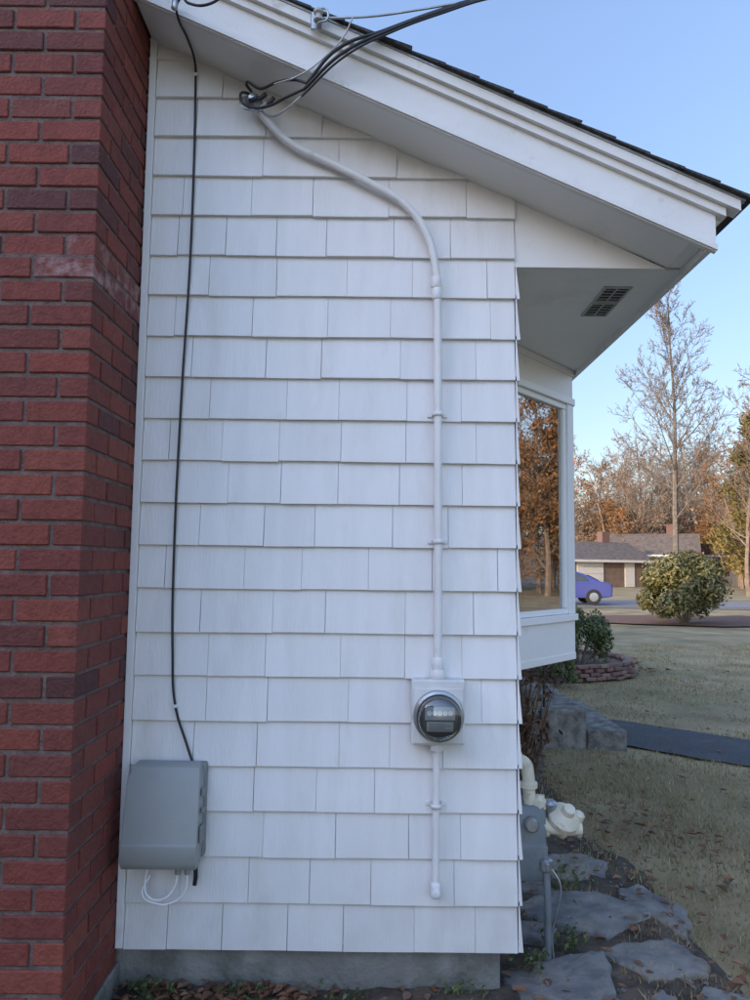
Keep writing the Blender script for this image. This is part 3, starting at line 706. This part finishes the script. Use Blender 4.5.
def shrub(name,c,rx,ry,h,n,s,m,seed,lobes=16,stem=M_bark,core=.5):
    r_=random.Random(seed); V=[];F=[]
    L=[]
    for i in range(lobes):
        d=rdir(r_); d.z=abs(d.z); L.append((Vector((d.x*rx*.68,d.y*ry*.68,.12*h+d.z*h*.62)),r_.uniform(.22,.40)))
    for i in range(lobes):
        seg(V,F,Vector((0,0,-.05)),L[i][0],.018,.006,4)
    nb=len(F)
    for i in range(n):
        cc,rr_=r_.choice(L); d=rdir(r_); k=r_.random()**core
        p=cc+Vector((d.x*rx,d.y*ry,d.z*h*.6))*rr_*k
        if p.z<.03: p.z=r_.uniform(.03,.2)
        a=(d+rdir(r_)*.7).normalized(); b=a.orthogonal().normalized(); w=a.cross(b); an=r_.uniform(0,6.28)
        b2=b*math.cos(an)+w*math.sin(an); w2=a.cross(b2); q=s*r_.uniform(.6,1.3); i0=len(V)
        V.extend([p-b2*q,p+w2*q*.38+a*q*.1,p+b2*q,p-w2*q*.38+a*q*.1]); F.append((i0,i0+1,i0+2,i0+3))
    o=mesh(name,V,F,m); o.data.materials.append(stem)
    for i in range(nb): o.data.polygons[i].material_index=1
    o.location=c; return o
shrub('rhododendron_bush',(9.0,19,0),1.55,1.3,2.45,17000,.075,M_rhodo,31,22,core=.7)
shrub('green_shrub',(3.05,8.4,.1),.55,.45,1.35,6500,.035,M_green,12,16)
shrub('green_shrub',(2.45,7.3,.05),.30,.3,.55,2500,.03,M_green,13,9)
shrub('green_shrub',(14.5,24,0),.9,.8,1.0,3500,.07,M_rhodo,14,9)
V=[];F=[]
for i in range(150):
    b=Vector((.88+R.uniform(-.14,.22),2.6+R.uniform(-.3,.3),.02)); t=b+Vector((R.uniform(-.22,.22),R.uniform(-.2,.2),R.uniform(.4,1.0)))
    m_=b.lerp(t,.5)+Vector((R.uniform(-.03,.03),0,.05)); seg(V,F,b,m_,.005,.004,3); seg(V,F,m_,t,.004,.002,3)
    leaves(V,F,t,6,.07,.03,R); leaves(V,F,m_,5,.08,.03,R)
mesh('dry_garden_plant',V,F,M_dry)
V=[];F=[]
for cx,cy,n_,hh in [(-.80,-.06,30,.07),(-.45,-.04,22,.05),(-.1,-.05,14,.05),(.33,-.04,20,.06),(-.87,-.2,22,.07),(.62,.15,26,.09),(.80,.33,30,.08),(.95,.9,26,.09)]:
    for i in range(n_):
        b=Vector((cx+R.gauss(0,.035),cy+R.gauss(0,.02),.03)); t=b+Vector((R.gauss(0,.03),R.gauss(0,.03),R.uniform(.3,1)*hh))
        seg(V,F,b,t,.0012,.0008,3); leaves(V,F,t,3,.012,.012,R)
mesh('weeds',V,F,M_green)

ring=empty('brick_planter_wall')
V=[];F=[]
def rbox(cx,cy,cz,l,d,h,a):
    n=len(V); ca,sa=math.cos(a),math.sin(a)
    for zz in (-h/2,h/2):
        for px,py in ((-l/2,-d/2),(l/2,-d/2),(l/2,d/2),(-l/2,d/2)): V.append((cx+px*ca-py*sa,cy+px*sa+py*ca,cz+zz))
    F.extend([(n,n+3,n+2,n+1),(n+4,n+5,n+6,n+7),(n,n+1,n+5,n+4),(n+1,n+2,n+6,n+5),(n+2,n+3,n+7,n+6),(n+3,n,n+4,n+7)])
for row in range(4):
    nb=44
    for i in range(nb):
        th=2*math.pi*(i+.5*(row%2))/nb; k=1-row*.015+R.uniform(-.02,.02)
        rbox(2.65+1.30*k*math.cos(th),8.9+1.2*k*math.sin(th),.04+row*.055+R.uniform(-.010,.010),.165*R.uniform(.8,1.1),.11,.048,th+math.pi/2+R.uniform(-.2,.2))
mesh('planter_bricks',V,F,M_retain,ring,bevel=.008)
prism_xy('planter_soil',[(2.65+1.25*math.cos(t*.3927),8.9+1.15*math.sin(t*.3927)) for t in range(16)],0,.17,M_mulch,ring)
def patch(name,P,z,m):
    return mesh(name,[(x,y,z) for x,y in P],[tuple(range(len(P)))],m)
def ell(cx,cy,rx,ry,n=40,s=0): return [(cx+rx*math.cos(6.2832*i/n)*(1+.08*math.sin(i*1.7+s)),cy+ry*math.sin(6.2832*i/n)*(1+.08*math.sin(i*2.3+s))) for i in range(n)]
patch('mulch_bed',ell(11.5,20.5,6.3,2.4),.012,M_mulch)
patch('road',[(-60,30.5),(80,27.5),(80,33.5),(-60,36.5)],-.02,M_road)
patch('sidewalk',[(-60,28.9),(80,25.9),(80,26.9),(-60,29.9)],-.012,M_step)

# ------------------------------------------------------------------ neighbouring houses
def nhouse(name,x,y,rz,w,d,hw,hr,wallm,roofm,trim,storeys=1,garage=False):
    E=empty(name)
    box('walls',-w/2,w/2,-d/2,d/2,-.3,hw,wallm,E)
    V=[(-w/2-.4,-d/2-.5,hw-.1),(w/2+.4,-d/2-.5,hw-.1),(w/2+.4,0,hr),(-w/2-.4,0,hr),(-w/2-.4,d/2+.5,hw-.1),(w/2+.4,d/2+.5,hw-.1)]
    o=mesh('roof',V,[(0,1,2,3),(3,2,5,4)],roofm,E); s=o.modifiers.new('s','SOLIDIFY'); s.thickness=.22
    for sx in (-1,1):
        mesh('gable',[(sx*w/2,-d/2,hw),(sx*w/2,d/2,hw),(sx*w/2,0,hr-.15)],[(0,1,2)],wallm,E)
    for sname,z0,z1 in [('eave_trim',hw-.28,hw-.08)]:
        box(sname,-w/2-.38,w/2+.38,-d/2-.53,-d/2-.50,z0,z1,trim,E)
    def win(cx,cz,ww,wh):
        box('window_frame',cx-ww/2-.1,cx+ww/2+.1,-d/2-.06,-d/2-.003,cz-wh/2-.1,cz+wh/2+.1,trim,E)
        box('window_glass',cx-ww/2,cx+ww/2,-d/2-.07,-d/2-.061,cz-wh/2,cz+wh/2,M_nglass,E)
        box('window_bar',cx-.03,cx+.03,-d/2-.08,-d/2-.0705,cz-wh/2,cz+wh/2,trim,E)
    k=max(2,int(w/3))
    for s_ in range(storeys):
        for i in range(k):
            cx=-w/2+w*(i+.5)/k
            if s_==0 and i==k//2:
                box('door',cx-.5,cx+.5,-d/2-.06,-d/2-.003,.0,2.1,trim,E); continue
            if s_==0 and garage and i==0:
                box('garage_door',cx-1.3,cx+1.3,-d/2-.06,-d/2-.003,0,2.2,trim,E)
                for q in range(1,4): box('door_groove',cx-1.28,cx+1.28,-d/2-.065,-d/2-.0605,q*.55-.02,q*.55,wallm,E)
                continue
            win(cx,1.5+2.8*s_,1.1,1.3)
    box('stack',w*.2,w*.2+.8,-.1,.6,hr-.8,hr+.9,M_retain,E)
    E.location=(x,y,0); E.rotation_euler=(0,0,rz); return E
M_nglass=mat('dark_window',(.03,.035,.04),(.05,.055,.06),2,.05)
M_nwall=mat('neighbour_siding',(.34,.33,.32),(.40,.38,.37),2,.8)
M_nwall2=mat('brown_siding',(.12,.085,.07),(.17,.12,.09),2,.8)
M_nwall3=mat('beige_siding',(.42,.38,.32),(.48,.44,.38),1,.8)
M_nroof=mat('brown_roof',(.085,.07,.06),(.14,.115,.10),3,.9)
M_ntrim=mat('neighbour_trim',(.5,.49,.47),(.55,.54,.52),3,.6)
nhouse('sun_blocker_house',18.3,62,rad(22),8,6,2.3,3.8,M_nwall2,M_nroof,M_ntrim,1,True)
nhouse('sun_blocker_house',26.5,70,rad(-22),8.5,6,2.9,4.9,M_nwall,M_nroof,M_ntrim,1,True)
nhouse('sun_blocker_house',38,74,rad(-6),11,8,3.0,5.2,M_nwall3,M_nroof,M_ntrim,1,False)
sun_block=nhouse('sun_blocker_house',-14.3,-14.5,rad(53.13-90),22,8,6.4,9.6,M_nwall3,M_nroof,M_white,2,False)  # unseen house added behind the camera to keep low sun off the wall

# ------------------------------------------------------------------ parked car
car=empty('parked_car')
M_car=mat('car_paint',(.04,.05,.20),(.045,.055,.22),1,.25,spec=.8)
M_tyre=mat('tyre',(.015,.015,.015),(.02,.02,.02),5,.9)
prof=[(-2.15,.35),(-2.2,.62),(-2.12,.86),(-1.55,.95),(-1.15,.98),(-.55,1.38),(-.2,1.45),(.65,1.43),(1.15,1.25),(1.65,1.0),(2.1,.93),(2.18,.7),(2.15,.35),(1.75,.28),(-1.75,.28)]
V=[];F=[]; n=len(prof)
def hwid(z): return .86 if z<.95 else .86-(z-.95)*.42
secs=[(-1,.0),(-1,.06),(1,.06),(1,.0)]
for i,(sd_,ins_) in enumerate(secs):
    for x,z in prof:
        cx=x*(.985 if ins_==0 else 1); cz=z if ins_ else .32+(z-.32)*.96
        V.append((cx,sd_*(hwid(z)-ins_),cz))
for k in range(3):
    for i in range(n):
        j=(i+1)%n; F.append((k*n+i,k*n+j,(k+1)*n+j,(k+1)*n+i))
F.append(tuple(range(n))); F.append(tuple(reversed(range(3*n,4*n))))
o=mesh('car_body',V,F,M_car,car,bevel=.03,seg=2); fixn(o)
for s_ in (-1,1):
    for P in ([(-.98,1.0),(-.5,1.33),(-.05,1.38),(-.05,1.0)],[(.03,1.0),(.03,1.38),(.6,1.36),(.95,1.23),(1.2,1.02)]):
        V=[(x,s_*(hwid(z)+.012),z) for x,z in P]; mesh('side_window',V,[tuple(range(len(P)))],M_nglass,car)
    for x in (-1.35,1.35):
        lathe('wheel',[(.20,0),(.31,.0),(.33,.03),(.33,.17),(.31,.20),(.2,.2)],(x,s_*.70,.33),(0,s_,0),M_tyre,car,24)
        lathe('hubcap',[(.19,0),(.19,.012),(.06,.02)],(x,s_*.902,.33),(0,s_,0),M_metal,car,20)
for P in ([(-1.12,1.0),(-.58,1.37)],[(1.62,1.02),(1.17,1.25)]):
    off=-.02 if P[0][0]<0 else .02
    V=[(P[0][0]+off,-.7,P[0][1]+.02),(P[0][0]+off,.7,P[0][1]+.02),(P[1][0]+off,.62,P[1][1]+.02),(P[1][0]+off,-.62,P[1][1]+.02)]
    mesh('windscreen',V,[(0,1,2,3)],M_nglass,car)
for y_ in (-.6,.6):
    box('tail_lamp',2.16,2.20,y_-.15,y_+.15,.72,.86,M_retain,car,bevel=.01)
    box('head_lamp',-2.21,-2.17,y_-.15,y_+.15,.62,.76,M_vinyl,car,bevel=.01)
car.location=(8.1,30.4,0); car.rotation_euler=(0,0,rad(-3))

# ------------------------------------------------------------------ light
w=bpy.data.worlds.new('World'); scene.world=w; w.use_nodes=True
nt=w.node_tree; N=nt.nodes; L=nt.links; bg=N['Background']; sk=N.new('ShaderNodeTexSky'); sk.sky_type='NISHITA'; sk.sun_disc=False
EL=rad(13); AZ=rad(233.13)
sk.sun_elevation=EL; sk.sun_rotation=AZ; sk.air_density=1.0; sk.dust_density=.7; sk.ozone_density=2.0
# added sky gain: raised sunward to brighten the shaded wall, lowered near the horizon
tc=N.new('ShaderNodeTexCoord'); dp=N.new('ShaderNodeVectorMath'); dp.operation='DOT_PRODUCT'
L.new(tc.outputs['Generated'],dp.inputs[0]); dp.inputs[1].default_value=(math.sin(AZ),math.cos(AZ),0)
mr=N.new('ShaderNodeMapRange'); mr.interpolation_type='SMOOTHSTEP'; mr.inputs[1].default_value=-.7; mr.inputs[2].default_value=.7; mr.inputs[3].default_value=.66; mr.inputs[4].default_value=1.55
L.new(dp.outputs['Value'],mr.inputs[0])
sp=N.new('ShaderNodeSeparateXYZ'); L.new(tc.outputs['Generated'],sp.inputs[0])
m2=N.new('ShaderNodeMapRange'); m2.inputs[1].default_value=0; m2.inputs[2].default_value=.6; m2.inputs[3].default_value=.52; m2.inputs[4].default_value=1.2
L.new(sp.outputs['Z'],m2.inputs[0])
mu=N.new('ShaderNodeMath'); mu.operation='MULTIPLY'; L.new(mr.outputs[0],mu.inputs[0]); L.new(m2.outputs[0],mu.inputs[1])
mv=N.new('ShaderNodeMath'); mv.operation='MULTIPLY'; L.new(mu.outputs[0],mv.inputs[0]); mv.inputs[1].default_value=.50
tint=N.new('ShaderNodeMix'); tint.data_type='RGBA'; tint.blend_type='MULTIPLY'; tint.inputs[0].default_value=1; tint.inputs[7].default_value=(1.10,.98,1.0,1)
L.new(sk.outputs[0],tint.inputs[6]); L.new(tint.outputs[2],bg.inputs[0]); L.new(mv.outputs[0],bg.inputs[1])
sl=bpy.data.lights.new('sun','SUN'); sl.energy=5.0; sl.angle=rad(.5); sl.color=(1,.77,.50)
so=bpy.data.objects.new('sun',sl); COL.objects.link(so)
dirv=Vector((math.sin(AZ)*math.cos(EL),math.cos(AZ)*math.cos(EL),math.sin(EL)))
so.rotation_euler=dirv.to_track_quat('Z','Y').to_euler(); so.location=dirv*50

cam=bpy.data.cameras.new('camera'); cam.sensor_fit='VERTICAL'; cam.sensor_height=24; cam.lens=24*.751; cam.clip_end=3000; cam.clip_start=.05
co=bpy.data.objects.new('camera',cam); COL.objects.link(co)
co.matrix_world=Matrix.Translation((0,-2.9,1.6))@Matrix.Rotation(rad(94.93),4,'X')@Matrix.Rotation(rad(.65),4,'Z')
scene.camera=co
scene.view_settings.view_transform='Standard'; scene.view_settings.look='None'; scene.view_settings.exposure=0
